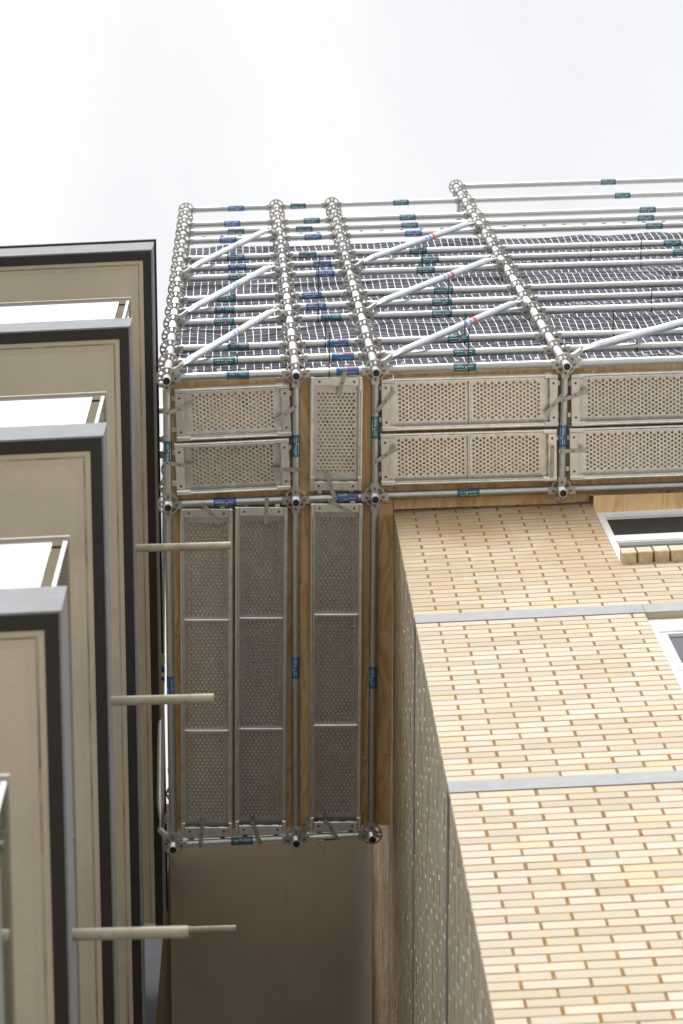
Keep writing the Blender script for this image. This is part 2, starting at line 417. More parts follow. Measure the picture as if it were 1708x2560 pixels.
for a, b in BANDS:
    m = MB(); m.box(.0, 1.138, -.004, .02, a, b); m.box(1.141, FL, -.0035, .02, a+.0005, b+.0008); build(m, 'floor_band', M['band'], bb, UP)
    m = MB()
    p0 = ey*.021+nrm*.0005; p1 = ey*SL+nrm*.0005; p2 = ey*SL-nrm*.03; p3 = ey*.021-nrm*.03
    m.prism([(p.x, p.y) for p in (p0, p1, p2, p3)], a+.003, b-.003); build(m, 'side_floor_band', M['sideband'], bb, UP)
# lower storeys (out of the picture) and the body behind the faces
m = MB(); q = ey*SL
m.prism([(0.012, .012), (FL, .012), (FL, SL), (q.x+.012, q.y)], 0-CAMZ, 7.05); 
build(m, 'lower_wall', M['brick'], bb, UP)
m = MB(); m.prism([(0.03, .16), (FL, .16), (FL, SL), (q.x+.03, q.y)], 21.1, 21.3); build(m, 'parapet', M['band'], bb, UP)
# windows
def window(zt, zb, cream):
    y = .0365
    fr = MB()
    if cream: zt2 = 15.19
    else: zt2 = zt
    wl, wr = WINX-.02, FL
    jl = 1.803-WX if not cream else 1.795-WX
    tr = (17.24, 17.10) if not cream else (14.515, 14.40)
    fr.box(wl, jl-.012, y, y+.06, zb, zt2)                     # outer jamb
    fr.box(jl-.012, wr, y, y+.06, zt2-(.50 if not cream else .075), zt2)   # head (the ply hides its top)
    fr.box(jl-.010, wr, y+.004, y+.05, tr[1], tr[0])           # transom bar
    fr.box(jl-.012, wr, y, y+.06, zb, zb+.06)
    f = build(fr, 'window', M['window_white'], bb, UP)
    s1 = MB(); a = .0 if not cream else .038
    hz = zt2-(.50 if not cream else .075)
    def sash(z0, z1, inset):
        s = MB(); x0 = jl-.011
        s.box(x0, x0+inset, y+.010, y+.045, z0+.002, z1-.002); s.box(x0+inset, wr, y+.010, y+.045, z1-.012-.010*cream, z1-.002); s.box(x0+inset, wr, y+.010, y+.045, z0+.002, z0+.012)
        return s
    build(sash(tr[0], hz, .014 if not cream else .040), 'sash', M['window_white'], f)
    build(sash(zb+.06, tr[1], .010 if not cream else .020), 'sash', M['window_white'], f)
    p = MB(); p.box(jl, wr, y+.028, y+.034, tr[0]+.008, hz-.008); build(p, 'pane', M['flyscreen'] if not cream else M['panedark'], f)
    p = MB(); p.box(jl, wr, y+.030, y+.036, zb+.068, tr[1]-.008); build(p, 'pane', M['pane'], f)
window(18.25, 16.43, 0)
window(15.3379, 13.6, 1)
m = MB(); m.box(WINX-.01, FL, .034, .10, 15.192, 15.334); build(m, 'window_lintel', M['cream'], bb, UP)
for zb in (16.388, 13.57):
    m = MB(); x = 1.752-WX
    while x < FL:
        dj = random.uniform(-.002, .003)
        m.cbox(x, x+.076, -.063+dj, .03, zb+random.uniform(-.002, .002), zb+.112, .005); x += .087
    m.box(1.754-WX, FL, -.052, .03, zb+.012, zb+.10, 1)
    build(m, 'window_sill', [M['sillbrick'], M['mortar']], bb, UP)

# ------------------------------------------------------------------ recess behind the deck: soffit, return wall and pale wall
rb = link('rear_building', None); rb.location = (-.92, 7.018, 0)
tag(rb, 'rear building with a dark stained brown soffit and a pale end wall, below the scaffold', 'building')
m = MB(); q1 = Vector((-.923, 7.018, 0)); 
m.prism([(-.039, -.35), (1.46, -.36), (1.46-.042*8, 8), (-.039-.042*8, 8)], 21.168, 21.45); build(m, 'soffit', M['concrete_dark'], rb, UP)
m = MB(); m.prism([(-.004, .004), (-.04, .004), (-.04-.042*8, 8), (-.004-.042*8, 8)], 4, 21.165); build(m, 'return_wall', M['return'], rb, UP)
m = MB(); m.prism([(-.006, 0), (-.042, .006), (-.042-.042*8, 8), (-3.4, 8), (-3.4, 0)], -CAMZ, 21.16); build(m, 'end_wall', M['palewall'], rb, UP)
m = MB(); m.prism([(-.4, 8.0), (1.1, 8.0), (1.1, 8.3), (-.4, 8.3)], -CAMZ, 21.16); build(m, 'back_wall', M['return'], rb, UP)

# ------------------------------------------------------------------ apartment building with balconies (left)
ab = link('apartment_building', None); ab.location = (-.72, 2.45, 0)
tag(ab, 'beige apartment building with a stack of black edged balconies and glass balustrades', 'building')
EB = Vector((-.0366, 1))   # run of the balcony sides in plan
def skew(x, y): return (x+EB.x*y, y)
def rect(x0, x1, y0, y1): return [skew(x0, y0), skew(x1, y0), skew(x1, y1), skew(x0, y1)]
W0 = -2.4
def balcony(dx, zb, zt, depth, roof=False):
    z0, z1 = zb, zt
    s = MB(); s.prism(rect(W0, dx-.055, .06, depth-.03), z0+.022, z1-.01)
    slab = build(s, 'roof_slab' if roof else 'balcony', M['soffit'], ab, UP)
    e = MB()   # steel edge angle: fascia plate and bottom flange, front and side, mitred
    e.prism([skew(dx, 0), skew(W0, 0), skew(W0, .008), skew(dx-.008, .008)], z0, z1, 0)
    e.prism([skew(dx, 0), skew(dx, depth), skew(dx-.008, depth), skew(dx-.008, .008)], z0+.0005, z1-.0005, 0)
    build(e, 'fascia', M['fascia'], slab)
    e = MB()
    e.prism([skew(dx-.0085, .0085), skew(W0, .0085), skew(W0, .062), skew(dx-.055, .062)], z0+.0012, z0+.010, 0)
    e.prism([skew(dx-.0085, .0085), skew(dx-.0085, depth-.002), skew(dx-.055, depth-.002), skew(dx-.055, .062)], z0+.0015, z0+.0105, 0)
    build(e, 'edge_flange', M['flange'], slab)
    # rendered lip, mouldy groove and the slightly lower field of the soffit
    def wob(poly): return poly
    def frame_strip(x1, y0, wd, za, zc, mat, nm, jag=.0):
        k = MB(); n = 60
        xs = [W0+(x1-W0)*i/n for i in range(n+1)]
        j = lambda t: jag*(noise.noise(Vector((t*9, zb*3, 1)))+.6*noise.noise(Vector((t*31, zb, 4))))
        inn = [skew(x, y0+wd+j(x)) for x in xs[:-1]]+[skew(x1-wd, y0+wd)]
        outr = [skew(x, y0) for x in xs]
        vs = [(*p, za) for p in outr]+[(*p, zc) for p in inn]
        k.add(vs, [(i+1, i, n+1+i, n+2+i) for i in range(n)])
        ys = [y0+(depth-.04-y0)*i/n for i in range(n+1)]
        inn = [skew(x1-wd, y0+wd)]+[skew(x1-wd+j(y+7), y) for y in ys[1:]]
        outr = [skew(x1, y) for y in ys]
        vs = [(*p, za) for p in outr]+[(*p, zc) for p in inn]
        k.add(vs, [(i+1, i, n+1+i, n+2+i) for i in range(n)])
        return build(k, nm, mat, slab)
    frame_strip(dx-.054, .061, .024, z0+.006, z0+.012, M['lip'], 'soffit_lip', .002)
    frame_strip(dx-.076, .083, .012, z0+.010, z0+.021, M['grime'], 'soffit_groove', .010)
    frame_strip(dx-.086, .093, .030, z0+.016, z0+.0215, M['soffit'], 'soffit_bevel', .003)
    if roof:
        c = MB(); c.prism(rect(W0, dx+.012, -.012, depth+.01), z1+.0, z1+.03); build(c, 'roof_capping', M['flange'], slab)
        return slab
    # balustrade: capping rail, front glass, side glass
    zr = z1+.83; rx = dx-.040
    r = MB()
    r.prism([skew(rx, .020), skew(W0, .020), skew(W0, .033), skew(rx-.011, .033)], zr, zr+.014)
    r.prism([skew(rx, .020), skew(rx-.011, .033), skew(rx-.011, depth-.1), skew(rx, depth-.1)], zr+.0005, zr+.0135)
    build(r, 'handrail', M['trim'], slab)
    r = MB()
    r.prism([skew(rx-.014, .052), skew(W0, .052), skew(W0, .060), skew(rx-.014, .060)], zr-.012, zr-.001)
    r.prism([skew(rx-.022, .062), skew(rx-.013, .062), skew(rx-.013, depth-.1), skew(rx-.022, depth-.1)], zr-.012, zr-.001)
    build(r, 'rail_shadow_strip', M['shadowgap'], slab)  # dark strips painted in for the shadow gap under the rail
    gl = MB(); gl.box(W0, rx-.058, .030, .042, z1-.15, zr); build(gl, 'glass_panel', M['frosted'], slab)
    sg = MB(); 
    for y0, y1 in ((.030, 1.10), (1.13, 2.2), (2.23, depth-.12)):
        if y1 > y0: sg.prism([skew(rx-.018, y0), skew(rx-.006, y0), skew(rx-.006, y1), skew(rx-.018, y1)], z1-.15, zr-.001)
    sgo = build(sg, 'side_glass_panel', M['glass'], slab)
    eg = MB(); eg.prism([skew(rx-.0195, .0285), skew(rx-.0045, .0285), skew(rx-.0045, .0300), skew(rx-.0195, .0300)], z1-.15, zr-.002); build(eg, 'glass_edge', M['frosted'], slab)
    cl = MB()
    for y in (.30, .85, 1.35, 1.9):
        for zc in (z1+.12,):
            c0 = skew(rx-.024, y); c1 = skew(rx+.002, y)
            cl.tube((*c0, zc), (*c1, zc), .022, 12)
    build(cl, 'glass_clamp', M['latch'], slab)
    return slab
roof = balcony(.0121, 18.3934, 18.7337, 4.13, True)
b1 = balcony(-.0085, 15.5842, 15.8529, 4.6)
b2 = balcony(-.0100, 12.7672, 13.0530, 5.2)
b3 = balcony(-.0105, 9.8608, 10.1925, 5.2)
b4 = balcony(-.0085, 7.03, 7.33, 5.2)
# overflow pipes sticking out of the side fascias
def pipe(parent, y, z, x0, x1, sag):
    m = MB(); m.tube((x0, y, z), (x1, y+.01, z+sag), .0205, 20, caps=False)
    m.tube((x1, y+.01, z+sag), (x0, y, z), .0165, 20, caps=False)
    v = []; n = 20; d = (Vector((x1, y+.01, z+sag))-Vector((x0, y, z))).normalized(); a = d.orthogonal().normalized(); b = d.cross(a); p = Vector((x1, y+.01, z+sag))
    for rr in (.0205, .0165): v += [p+a*(rr*math.cos(t*2*PI/n))+b*(rr*math.sin(t*2*PI/n)) for t in range(n)]
    m.add(v, [(i, (i+1) % n, n+(i+1) % n, n+i) for i in range(n)])
    build(m, 'overflow_pipe', M['pipe'], parent)
pipe(b1, 3.601-2.45, 15.72, -.7663+.72-.03, -.2912+.72, .0)
pipe(b2, 3.609-2.45, 12.92, -.7665+.72-.03, -.3436+.72, .0)
pipe(b3, 3.590-2.45, 10.02, -.7651+.72-.03, -.3911+.72, .0)
pipe(b1, 5.634-2.45, 15.72, -.8518+.72-.03, -.3667+.72, .0)
m = MB(); m.box(-5.5, W0+.02, -.6, 7.0, -CAMZ, 18.39); build(m, 'wall', M['soffit'], ab, UP)

# ------------------------------------------------------------------ scaffold
POS = {('A', 'o'): (-.398, 3.0777), ('B', 'o'): (.3317, 3.0576), ('C', 'o'): (.7825, 3.0439), ('D', 'o'): (1.8607, 3.0192), ('E', 'o'): (4.43, 2.962),
       ('A', 'i'): (-.4019, 3.8072), ('B', 'i'): (.3247, 3.7865), ('C', 'i'): (.7767, 3.7737), ('D', 'i'): (1.8459, 3.7486), ('E', 'i'): (4.415, 3.692),
       ('A', 'b'): (-.4059, 5.838), ('B', 'b'): (.3106, 5.8116), ('C', 'b'): (.7529, 5.7945)}
def ringpt(k, n): x, y = POS[k]; return Vector((x, y, DZ+.5*n))
def place(p, rot=None):
    m = SM @ T(*p)
    return m @ rot if rot is not None else m
# rosette
def rosette_mesh():
    m = MB(); rad = [.0236, .0335, .0375, .0505, .0540, .0625]; h = .0045
    import itertools
    marks = []
    for k in range(8):
        c = k*45.0; big = (k % 2 == 1)
        for d in ((-18, -13, 13, 18) if big else (-9, -5, 5, 9)): marks.append((c+d) % 360)
    ang = sorted(set(marks)); fine = []
    for i, a in enumerate(ang):
        b = ang[(i+1) % len(ang)]+(360 if i == len(ang)-1 else 0)
        fine.append(a)
        if b-a > 14: fine += [a+(b-a)/3, a+2*(b-a)/3]
    n = len(fine)
    def is_hole(mid, ri):
        k = round(mid/45.0) % 8; dd = abs(((mid-k*45+180) % 360)-180); big = (k % 2 == 1)
        if ri in (0, 4): return False
        lim = (18, 13) if big else (9, 5)
        return dd < (lim[0] if ri == 2 else lim[1])
    top = {}
    V = []
    for z in (-h, h):
        for r in rad:
            for a in fine: V.append((r*math.cos(math.radians(a)), r*math.sin(math.radians(a)), z))
    NR = len(rad); idx = lambda z, r, i: z*NR*n+r*n+(i % n)
    F = []
    hole = [[False]*n for _ in range(NR-1)]
    for r in range(NR-1):
        for i in range(n):
            a0 = fine[i]; a1 = fine[(i+1) % n]+(360 if i == n-1 else 0)
            hole[r][i] = is_hole(((a0+a1)/2) % 360, r)
    for r in range(NR-1):
        for i in range(n):
            if hole[r][i]: continue
            F.append((idx(0, r, i), idx(0, r, i+1), idx(0, r+1, i+1), idx(0, r+1, i)))
            F.append((idx(1, r, i), idx(1, r+1, i), idx(1, r+1, i+1), idx(1, r, i+1)))
            if r == NR-2 or hole[r+1][i]: F.append((idx(0, r+1, i), idx(0, r+1, i+1), idx(1, r+1, i+1), idx(1, r+1, i)))
            if r > 0 and hole[r-1][i]: F.append((idx(0, r, i+1), idx(0, r, i), idx(1, r, i), idx(1, r, i+1)))
            if hole[r][(i+1) % n]: F.append((idx(0, r, i+1), idx(0, r+1, i+1), idx(1, r+1, i+1), idx(1, r, i+1)))
            if hole[r][(i-1) % n]: F.append((idx(0, r+1, i), idx(0, r, i), idx(1, r, i), idx(1, r+1, i)))
    m.add(V, F); return m.data('rosette', [M['ring']])
ROS = rosette_mesh()
def post_mesh(nr):
    m = MB(); z0, z1 = -.112, .5*nr+.10
    seg = 24; r0, r1 = .02415, .0198
    def ring(r, z): return [Vector((r*math.cos(t*2*PI/seg), r*math.sin(t*2*PI/seg), z)) for t in range(seg)]
    m.loft([ring(r1, z0), ring(r0, z0), ring(r0, z1), ring(r1, z1), ring(r1, z1-.2)], 0, False, False)
    for i in range(len(m.sm)): m.sm[i] = (i//seg) in (1, 3)
    m.loft([ring(r1, z0+.25), ring(r1, z0+.001)], 1, True, True)  # black lining and cap paint the darkness inside the open foot
    # spigot joint and pin hole every two metres
    for k in range(2, nr, 4):
        zc = .5*k+.25
        m.tube((0, 0, zc-.003), (0, 0, zc+.003), .0250, 20, False, 0)
        m.tube((.0, -.0243, zc+.07), (.0, -.0256, zc+.07), .006, 10, True, 1)
    return m.data('post_tube', [M['post'], M['black']])
PM = {16: post_mesh(16), 18: post_mesh(18), 6: post_mesh(6)}
ORD = ['first', 'second', 'third', 'fourth', 'fifth']
posts = {}
for (c, r), (x, y) in POS.items():
    if r == 'o': nr = 18 if c in 'DE' else 16
    else: nr = 16 if c == 'A' else 6
    p = link('scaffold_post', None); p.matrix_world = place((x, y, DZ))
    i = 'ABCDE'.index(c)
    where = {'o': 'in the front row, with rings all the way up', 'i': 'in the middle row, its open foot under the deck', 'b': 'in the back row, its open foot at the deck end'}[r]
    tag(p, '%s upright from the left %s' % (ORD[i], where), 'scaffold post', 'scaffold uprights')
    link('tube', PM[nr], p)
    for k in range(nr+1): link('rosette', ROS, p, T(0, 0, .5*k))
    posts[(c, r)] = p

# printed sticker, bent round the tube: u along the tube, v round it
def text_tris(body, size, shear=0.0):
    cu = bpy.data.curves.new('lettering', 'FONT'); cu.body = body; cu.size = size; cu.shear = shear; cu.align_x = 'LEFT'; cu.offset = size*.02; cu.resolution_u = 2
    o = bpy.data.objects.new('lettering', cu); C.objects.link(o)
    dg = bpy.context.evaluated_depsgraph_get(); me = o.evaluated_get(dg).to_mesh()
    vs = [v.co.copy() for v in me.vertices]; fs = [tuple(p.vertices) for p in me.polygons]
    o.evaluated_get(dg).to_mesh_clear(); bpy.data.objects.remove(o); bpy.data.curves.remove(cu)
    wd = max(v.x for v in vs)-min(v.x for v in vs); mn = min(v.x for v in vs)
    return [Vector((v.x-mn, v.y, 0)) for v in vs], fs, wd
TXT = {k: text_tris(*a) for k, a in dict(pro=('PRO', .024, .25), scaf=('SCAF', .020, .25), tel=('02 8844 4000', .0098, 0), len=('0.45m', .026, .0)).items()}
def sticker(kind, worn=0):
    m = MB(); R = .02415+.0006
    def bend(u, v, h=0.0):
        t = v/.02415-PI/2            # v = 0 faces down
        return Vector((u, (R+h)*math.cos(t), (R+h)*math.sin(t)))
    def patch(u0, u1, v0, v1, mi, h=0.0, nu=2):
        nv = max(2, int((v1-v0)/.004)+1)
        vs = [bend(u0+(u1-u0)*i/nu, v0+(v1-v0)*j/nv, h) for i in range(nu+1) for j in range(nv+1)]
        m.add(vs, [(i*(nv+1)+j, (i+1)*(nv+1)+j, (i+1)*(nv+1)+j+1, i*(nv+1)+j+1) for i in range(nu) for j in range(nv)], mi, True)
    def text(key, u, v, width, mi):
        vs, fs, wd = TXT[key]; k = width/wd
        m.add([bend(u+p.x*k, v+p.y, .0005) for p in vs], [f for f in fs], mi)
    if kind == 'len':
        patch(-.045, .045, -.017, .017, 0); text('len', -.035, -.009, .07, 1)
        return m.data('sticker', [M['blue'], M['white']])
    patch(-.064, .064, -.058, .066, 0)
    # row facing v=0: number, emblem, maker's line, warning line
    text('tel', -.057, .0, .052, 1)
    patch(-.050, -.014, -.0075, -.0060, 1, .0005)
    m.add([bend(*p, .0006) for p in ((.001, .006), (.010, .0135), (.017, .0135), (.008, .0065), (.0135, .001), (.006, .001))], [(0, 1, 2, 3), (0, 3, 4, 5)], 1)
    m.add([bend(*p, .0007) for p in ((.012, .003), (.003, -.0055), (-.002, -.0055), (.007, .002), (.001, .006), (.0065, .006))], [(0, 1, 2, 3), (0, 3, 4, 5)], 2)
    patch(.018, .046, .003, .0062, 1, .0005); patch(.020, .038, -.0012, .0004, 2, .0005); patch(.018, .046, -.0062, -.0048, 1, .0005)
    patch(-.048, .02, .0205, .0220, 1, .0005); patch(-.048, .046, .0175, .0186, 1, .0005)
    m.add([bend(*p, .0006) for p in ((-.060, .017), (-.053, .017), (-.0565, .0235))], [(0, 1, 2)], 2)
    # big lettering on the neighbouring face
    text('pro', -.056, -.044, .052, 2); text('scaf', .0, -.044, .054, 1)
    patch(.004, .056, -.0262, -.0240, 2, .0005)
    text('pro', -.056, .040, .052, 2); text('scaf', .0, .040, .054, 1)
    return m.data('sticker', [M['blue'] if kind == 'blue' else M['teal'], M['white'], M['red']])
ST = {k: sticker(k) for k in ('teal', 'blue', 'len')}

_lm = {}
def ledger_meshes(L, bar):
    key = (round(L, 3), bar)
    if key in _lm: return _lm[key]
    t = MB(); a = .078
    t.tube((a, 0, 0), (L-a, 0, 0), .02415, 20)
    for x in (a, L-a): t.tube((x-.004, 0, 0), (x+.004, 0, 0), .0258, 20)
    h = MB()     # wedge head: fork over the ring, tapering out to the tube
    prof = [(.026, -.0135), (.050, -.0215), (a, -.0235), (a, .0235), (.050, .0215), (.026, .0135)]
    for z0, z1 in ((.0055, .031), (-.031, -.0055)): h.prism(prof, z0, z1)
    h.prism([(.058, -.0205), (a, -.0225), (a, .0225), (.058, .0205)], -.0054, .0054)
    h.prism([(.040, -.0035), (.055, -.0035), (.055, .0035), (.040, .0035)], -.046, .055, 1)
    d = (t.data('tube', [M['tube']]), h.data('wedge_head', [M['ring'], M['darkhole']]))
    b = None
    if bar:
        q = MB(); q.box(.11, L-.11, -.010, .006, .030, .0345)
        for k in range(max(2, int(L/.16))):
            x = .16+k*(L-.32)/max(1, int(L/.16)-1); q.box(x-.013, x+.013, -.036, -.0105, .018, .030)
        b = q.data('locking_strip', [M['plank']])
    _lm[key] = (*d, b); return _lm[key]
def ledger(p0, p1, name, label, group, stick=None, frac=.5, rot=0.0, flip=False, bar=False, cat='scaffold tube'):
    p0 = Vector(p0); p1 = Vector(p1); L = (p1-p0).length
    o = link(name, None); o.matrix_world = SM @ frame(p0, p1-p0)
    tag(o, label, cat, group)
    tm, hm, bm = ledger_meshes(L, bar)
    link('tube', tm, o); link('wedge_head', hm, o); link('wedge_head', hm, o, T(L, 0, 0) @ Matrix.Rotation(PI, 4, 'Z'))
    if bm: link('locking_strip', bm, o)
    if stick:
        link('sticker', ST[stick], o, T(L*frac, 0, 0) @ Matrix.Rotation(rot, 4, 'X') @ (Matrix.Rotation(PI, 4, 'Z') if flip else Matrix()))
    return o
LV = [0, 1, 2, 4, 5, 6, 8, 9, 10, 12, 13, 14, 16]
ST_AB = {16: ('blue', .556), 14: ('blue', .51), 13: ('teal', .55), 12: ('blue', .47), 10: ('teal', .546), 9: ('blue', .557), 8: ('teal', .56), 6: ('teal', .454), 5: ('teal', .44), 4: ('teal', .44), 2: ('teal', .556), 1: ('teal', .445), 0: ('teal', .55)}
ST_BC = {16: ('teal', .394), 14: ('teal', .585), 13: ('teal', .43), 12: ('blue', .55), 10: ('teal', .41), 9: ('blue', .61), 8: ('blue', .625), 6: ('blue', .37), 5: ('blue', .4), 4: ('teal', .58), 2: ('blue', .6), 1: ('blue', .63), 0: ('blue', .65)}
ST_CD = {16: ('teal', .52), 14: ('teal', .52), 13: ('teal', .51), 12: ('blue', .51), 10: ('teal', .49), 9: ('teal', .54), 8: ('teal', .485), 6: ('teal', .54), 5: ('teal', .5), 4: ('teal', .47), 2: ('teal', .5), 1: ('teal', .5), 0: ('teal', .47)}
NTH = {16: 'top', 14: 'second from top', 13: 'third from top', 12: 'fourth from top', 10: 'fifth from top', 9: 'sixth from top', 8: 'seventh from top', 6: 'seventh from bottom', 5: 'sixth from bottom', 4: 'fifth from bottom' , 2: 'third from bottom', 1: 'second from bottom', 0: 'lowest'}
NTH[6] = 'sixth from bottom'; NTH[5] = 'fifth from bottom'; NTH[4] = 'fourth from bottom'
GL = 'level tubes on the front of the scaffold'
rr = random.Random(3)
for (a, b, st, nm) in (('A', 'B', ST_AB, 'first and second'), ('B', 'C', ST_BC, 'second and third'), ('C', 'D', ST_CD, 'third and fourth')):
    for n in LV:
        k, f = st[n]
        # which printed face shows: number row, or the big lettering turned towards the street
        show = {'A': {13: 1}, 'B': {16: 1, 13: 1, 10: 1, 2: 2, 1: 2, 0: 2, 9: 1}, 'C': {}}[a].get(n, 0)
        rot = {0: rr.uniform(-.75, -.35), 1: 1.05-.8, 2: 1.0}[show]
        ledger(ringpt((a, 'o'), n), ringpt((b, 'o'), n), 'ledger_tube', '%s tube between the %s front uprights' % (NTH[n], nm), GL, k, f, rot, flip=(n in (0, 1, 2, 4) and a == 'B') or (n in (0, 2, 5, 9) and a == 'A'), bar=(n % 4 == 0 and n < 16))
ND = {18: 'top', 16: 'second from top', 14: 'third from top', 13: 'fourth from top', 12: 'fifth from top', 10: 'sixth from top', 9: 'seventh from top', 8: 'eighth from top'}
for n in LV+[18]:
    ledger(ringpt(('D', 'o'), n), ringpt(('E', 'o'), n), 'ledger_tube', '%s tube running out to the right of the fourth front upright' % ND.get(n, NTH.get(n)), GL, 'teal', .5 if n != 14 else .53, rr.uniform(-.7, -.2), False, bar=(n % 4 == 0 and n < 16))
GI = 'level tubes round the deck edge'
for a, b, nm, k, f, r, fl in (('A', 'B', 'first and second', 'blue', .445, -.2, False), ('B', 'C', 'second and third', 'blue', .65, 1.0, True), ('C', 'D', 'third and fourth', 'teal', .5, .5, True)):
    ledger(ringpt((a, 'i'), 0), ringpt((b, 'i'), 0), 'ledger_tube', 'middle row deck tube between the %s uprights' % nm, GI, k, f, r, fl)
ledger(ringpt(('D', 'i'), 0), ringpt(('E', 'i'), 0), 'ledger_tube', 'middle row deck tube running out right above the window', GI, 'teal', .5)
ledger(ringpt(('A', 'b'), 0), ringpt(('B', 'b'), 0), 'ledger_tube', 'back row deck tube between the first and second uprights', GI, 'teal', .56, -.3, True)
ledger(ringpt(('B', 'b'), 0), ringpt(('C', 'b'), 0), 'ledger_tube', 'short back row deck tube with a small length sticker', GI, 'len', .47, 1.05, True)
GT = 'cross tubes under the deck'
for a, k, f, r, fl in (('A', 'teal', .58, .1, True), ('B', 'teal', .57, .1, True), ('C', 'teal', .45, -.1, False), ('D', 'blue', .57, .0, False)):
    nm = {'A': 'at the left deck edge', 'B': 'between the two short planks and the crosswise plank', 'C': 'left of the paired planks', 'D': 'between the two pairs of planks on the right'}[a]
    ledger(ringpt((a, 'o'), 0), ringpt((a, 'i'), 0), 'cross_tube', 'front cross tube %s' % nm, GT, k, f, r, fl)
for a, k, f, r, fl in (('A', 'blue', .53, -1.0, False), ('B', 'blue', .49, .1, False), ('C', 'blue', .53, .1, False)):
    nm = {'A': 'beside the balconies', 'B': 'between the long planks', 'C': 'beside the brick side wall'}[a]
    ledger(ringpt((a, 'i'), 0), ringpt((a, 'b'), 0), 'cross_tube', 'long cross tube %s' % nm, GT, k, f, r, fl)
for n, nm in ((3, 'lowest'), (4, 'second'), (6, 'third'), (8, 'highest')):
    p = ringpt(('A', 'i'), n); ledger(p, p+Vector((-.73, .02, 0)), 'ledger_tube', '%s of the four tube ends glimpsed between balconies and deck' % nm, 'tube ends seen through the gap')
p = ringpt(('D', 'o'), 17); 
o = link('stub_tube', None); o.matrix_world = place(p)
tag(o, 'short stub tube hanging behind the top of the fourth front upright', 'scaffold tube')
m = MB(); m.tube((-.01, .05, -.02), (-.012, .26, -.02), .0205, 16); build(m, 'tube', M['tube'], o)
m = MB(); m.box(-.022, .004, .024, .055, -.035, -.006); build(m, 'coupler', M['ring'], o)

# diagonal braces
_bm = {}
def brace(p0, p1, label, tape, sidev, frac=.57, sticker_mat='paleblue', r=.0212, cut=None):
    p0 = Vector(p0); p1 = Vector(p1); d = p1-p0; L = d.length
    mw = frame(p0, d, zup=Vector(sidev)); o = link('diagonal_brace', None); o.matrix_world = SM @ mw
    tag(o, label, 'scaffold brace', 'diagonal braces')
    t = MB(); seg = 20
    def ring(x, ry, rz): return [Vector((x, ry*math.cos(a*2*PI/seg), rz*math.sin(a*2*PI/seg))) for a in range(seg)]
    t.loft([ring(.0, .021, .005), ring(.05, .0235, .005), ring(.11, .0225, .013), ring(.17, r, r), ring(L-.17, r, r), ring(L-.11, .0225, .013), ring(L-.05, .0235, .005), ring(L, .021, .005)])
    for x in (.022, L-.022): t.tube((x, 0, -.008), (x, 0, .010), .008, 10, True, 1)
    build(t, 'tube', [M['brace'], M['darkhole']], o)
    s = MB(); x = L*frac
    s.tube((x-.13, 0, 0), (x-.03, 0, 0), r+.0008, 24, False, 0); s.tube((x-.105, 0, 0), (x-.075, 0, 0), r+.0012, 24, False, 1)
    build(s, 'sticker', [M[sticker_mat], M['white']], o)
    s = MB(); s.tube((x+.0, 0, 0), (x+.045, 0, 0), r+.0009, 24, False, 0); build(s, 'tape', M[tape], o)
    return o
def head(parent_brace, at, ang, end):
    pass
def brace_between(ka, na, kb, nb, da, db, label, tape, side, **kw):
    pa = ringpt(ka, na); pb = ringpt(kb, nb)
    off = Vector(side)*.0
    a = pa+Vector(da); b = pb+Vector(db)
    o = brace(a, b, label, tape, side, **kw)
    inv = (SM.inverted() @ o.matrix_world).inverted()
    for p, q in ((pa, a), (pb, b)):
        h = MB(); d = (q-p); dz = d.z; dd = Vector((d.x, d.y, 0)); u = dd.normalized(); v = Vector((-u.y, u.x, 0)); Ln = dd.length
        for z0, z1 in ((.0055, .024), (-.024, -.0055)):
            h.prism([(.026, -.012), (.062, -.021), (.075, -.016), (.075, .016), (.062, .021), (.026, .012)], z0, z1)
        h.prism([(.060, -.013), (Ln+.012, -.009), (Ln+.012, .009), (.060, .013)], min(-.022, dz-.018), max(.022, dz+.018))
        h.prism([(.040, -.0035), (.054, -.0035), (.054, .0035), (.040, .0035)], -.045, .05, 1)
        fm = Matrix((u, v, Vector((0, 0, 1)))).transposed().to_4x4(); fm.translation = p
        build(h, 'wedge_head', [M['ring'], M['darkhole']], o, inv @ fm)
    return o
FR = (0, -1, 0)
for lo, w_ in ((0, 'lowest'), (4, 'middle'), (8, 'upper')):
    brace_between(('A', 'o'), lo, ('B', 'o'), lo+4, (.085, -.072, .03), (-.085, -.072, -.03), '%s slanting brace between the first and second front uprights, yellow tape' % w_, 'yellow', FR)
for lo, w_ in ((0, 'lowest'), (4, 'middle'), (8, 'upper')):
    brace_between(('C', 'o'), lo, ('D', 'o'), lo+4, (.085, -.072, .03), (-.085, -.072, -.03), '%s slanting brace between the third and fourth front uprights, red tape' % w_, 'palered', FR, frac=.60)
brace_between(('D', 'o'), 0, ('E', 'o'), 6, (.085, -.072, .03), (-.085, -.072, -.03), 'slanting brace rising right from the foot of the fourth front upright', 'palered', FR, r=.0242)
brace_between(('A', 'b'), 0, ('A', 'i'), 4, (-.075, -.085, .03), (-.075, .085, -.03), 'slanting brace beside the balconies with lime green tape', 'green', (-1, 0, 0), frac=.42, sticker_mat='blue')
o = link('brace_end', None); o.matrix_world = place(ringpt(('B', 'b'), 0))
tag(o, 'flattened brace end standing up beside the crosswise long plank, by the back tube', 'scaffold brace')
m = MB()
def fl(x, y, z, a, b): return [Vector((x+a*math.cos(t*2*PI/16), y+b*math.sin(t*2*PI/16), z)) for t in range(16)]
m.loft([fl(.072, -.085, -.045, .012, .0045), fl(.070, -.095, .02, .012, .0045), fl(.068, -.11, .06, .014, .010), fl(.064, -.155, .20, .0205, .0205), fl(.05, -.27, .60, .0205, .0205)]); build(m, 'tube', M['brace'], o)
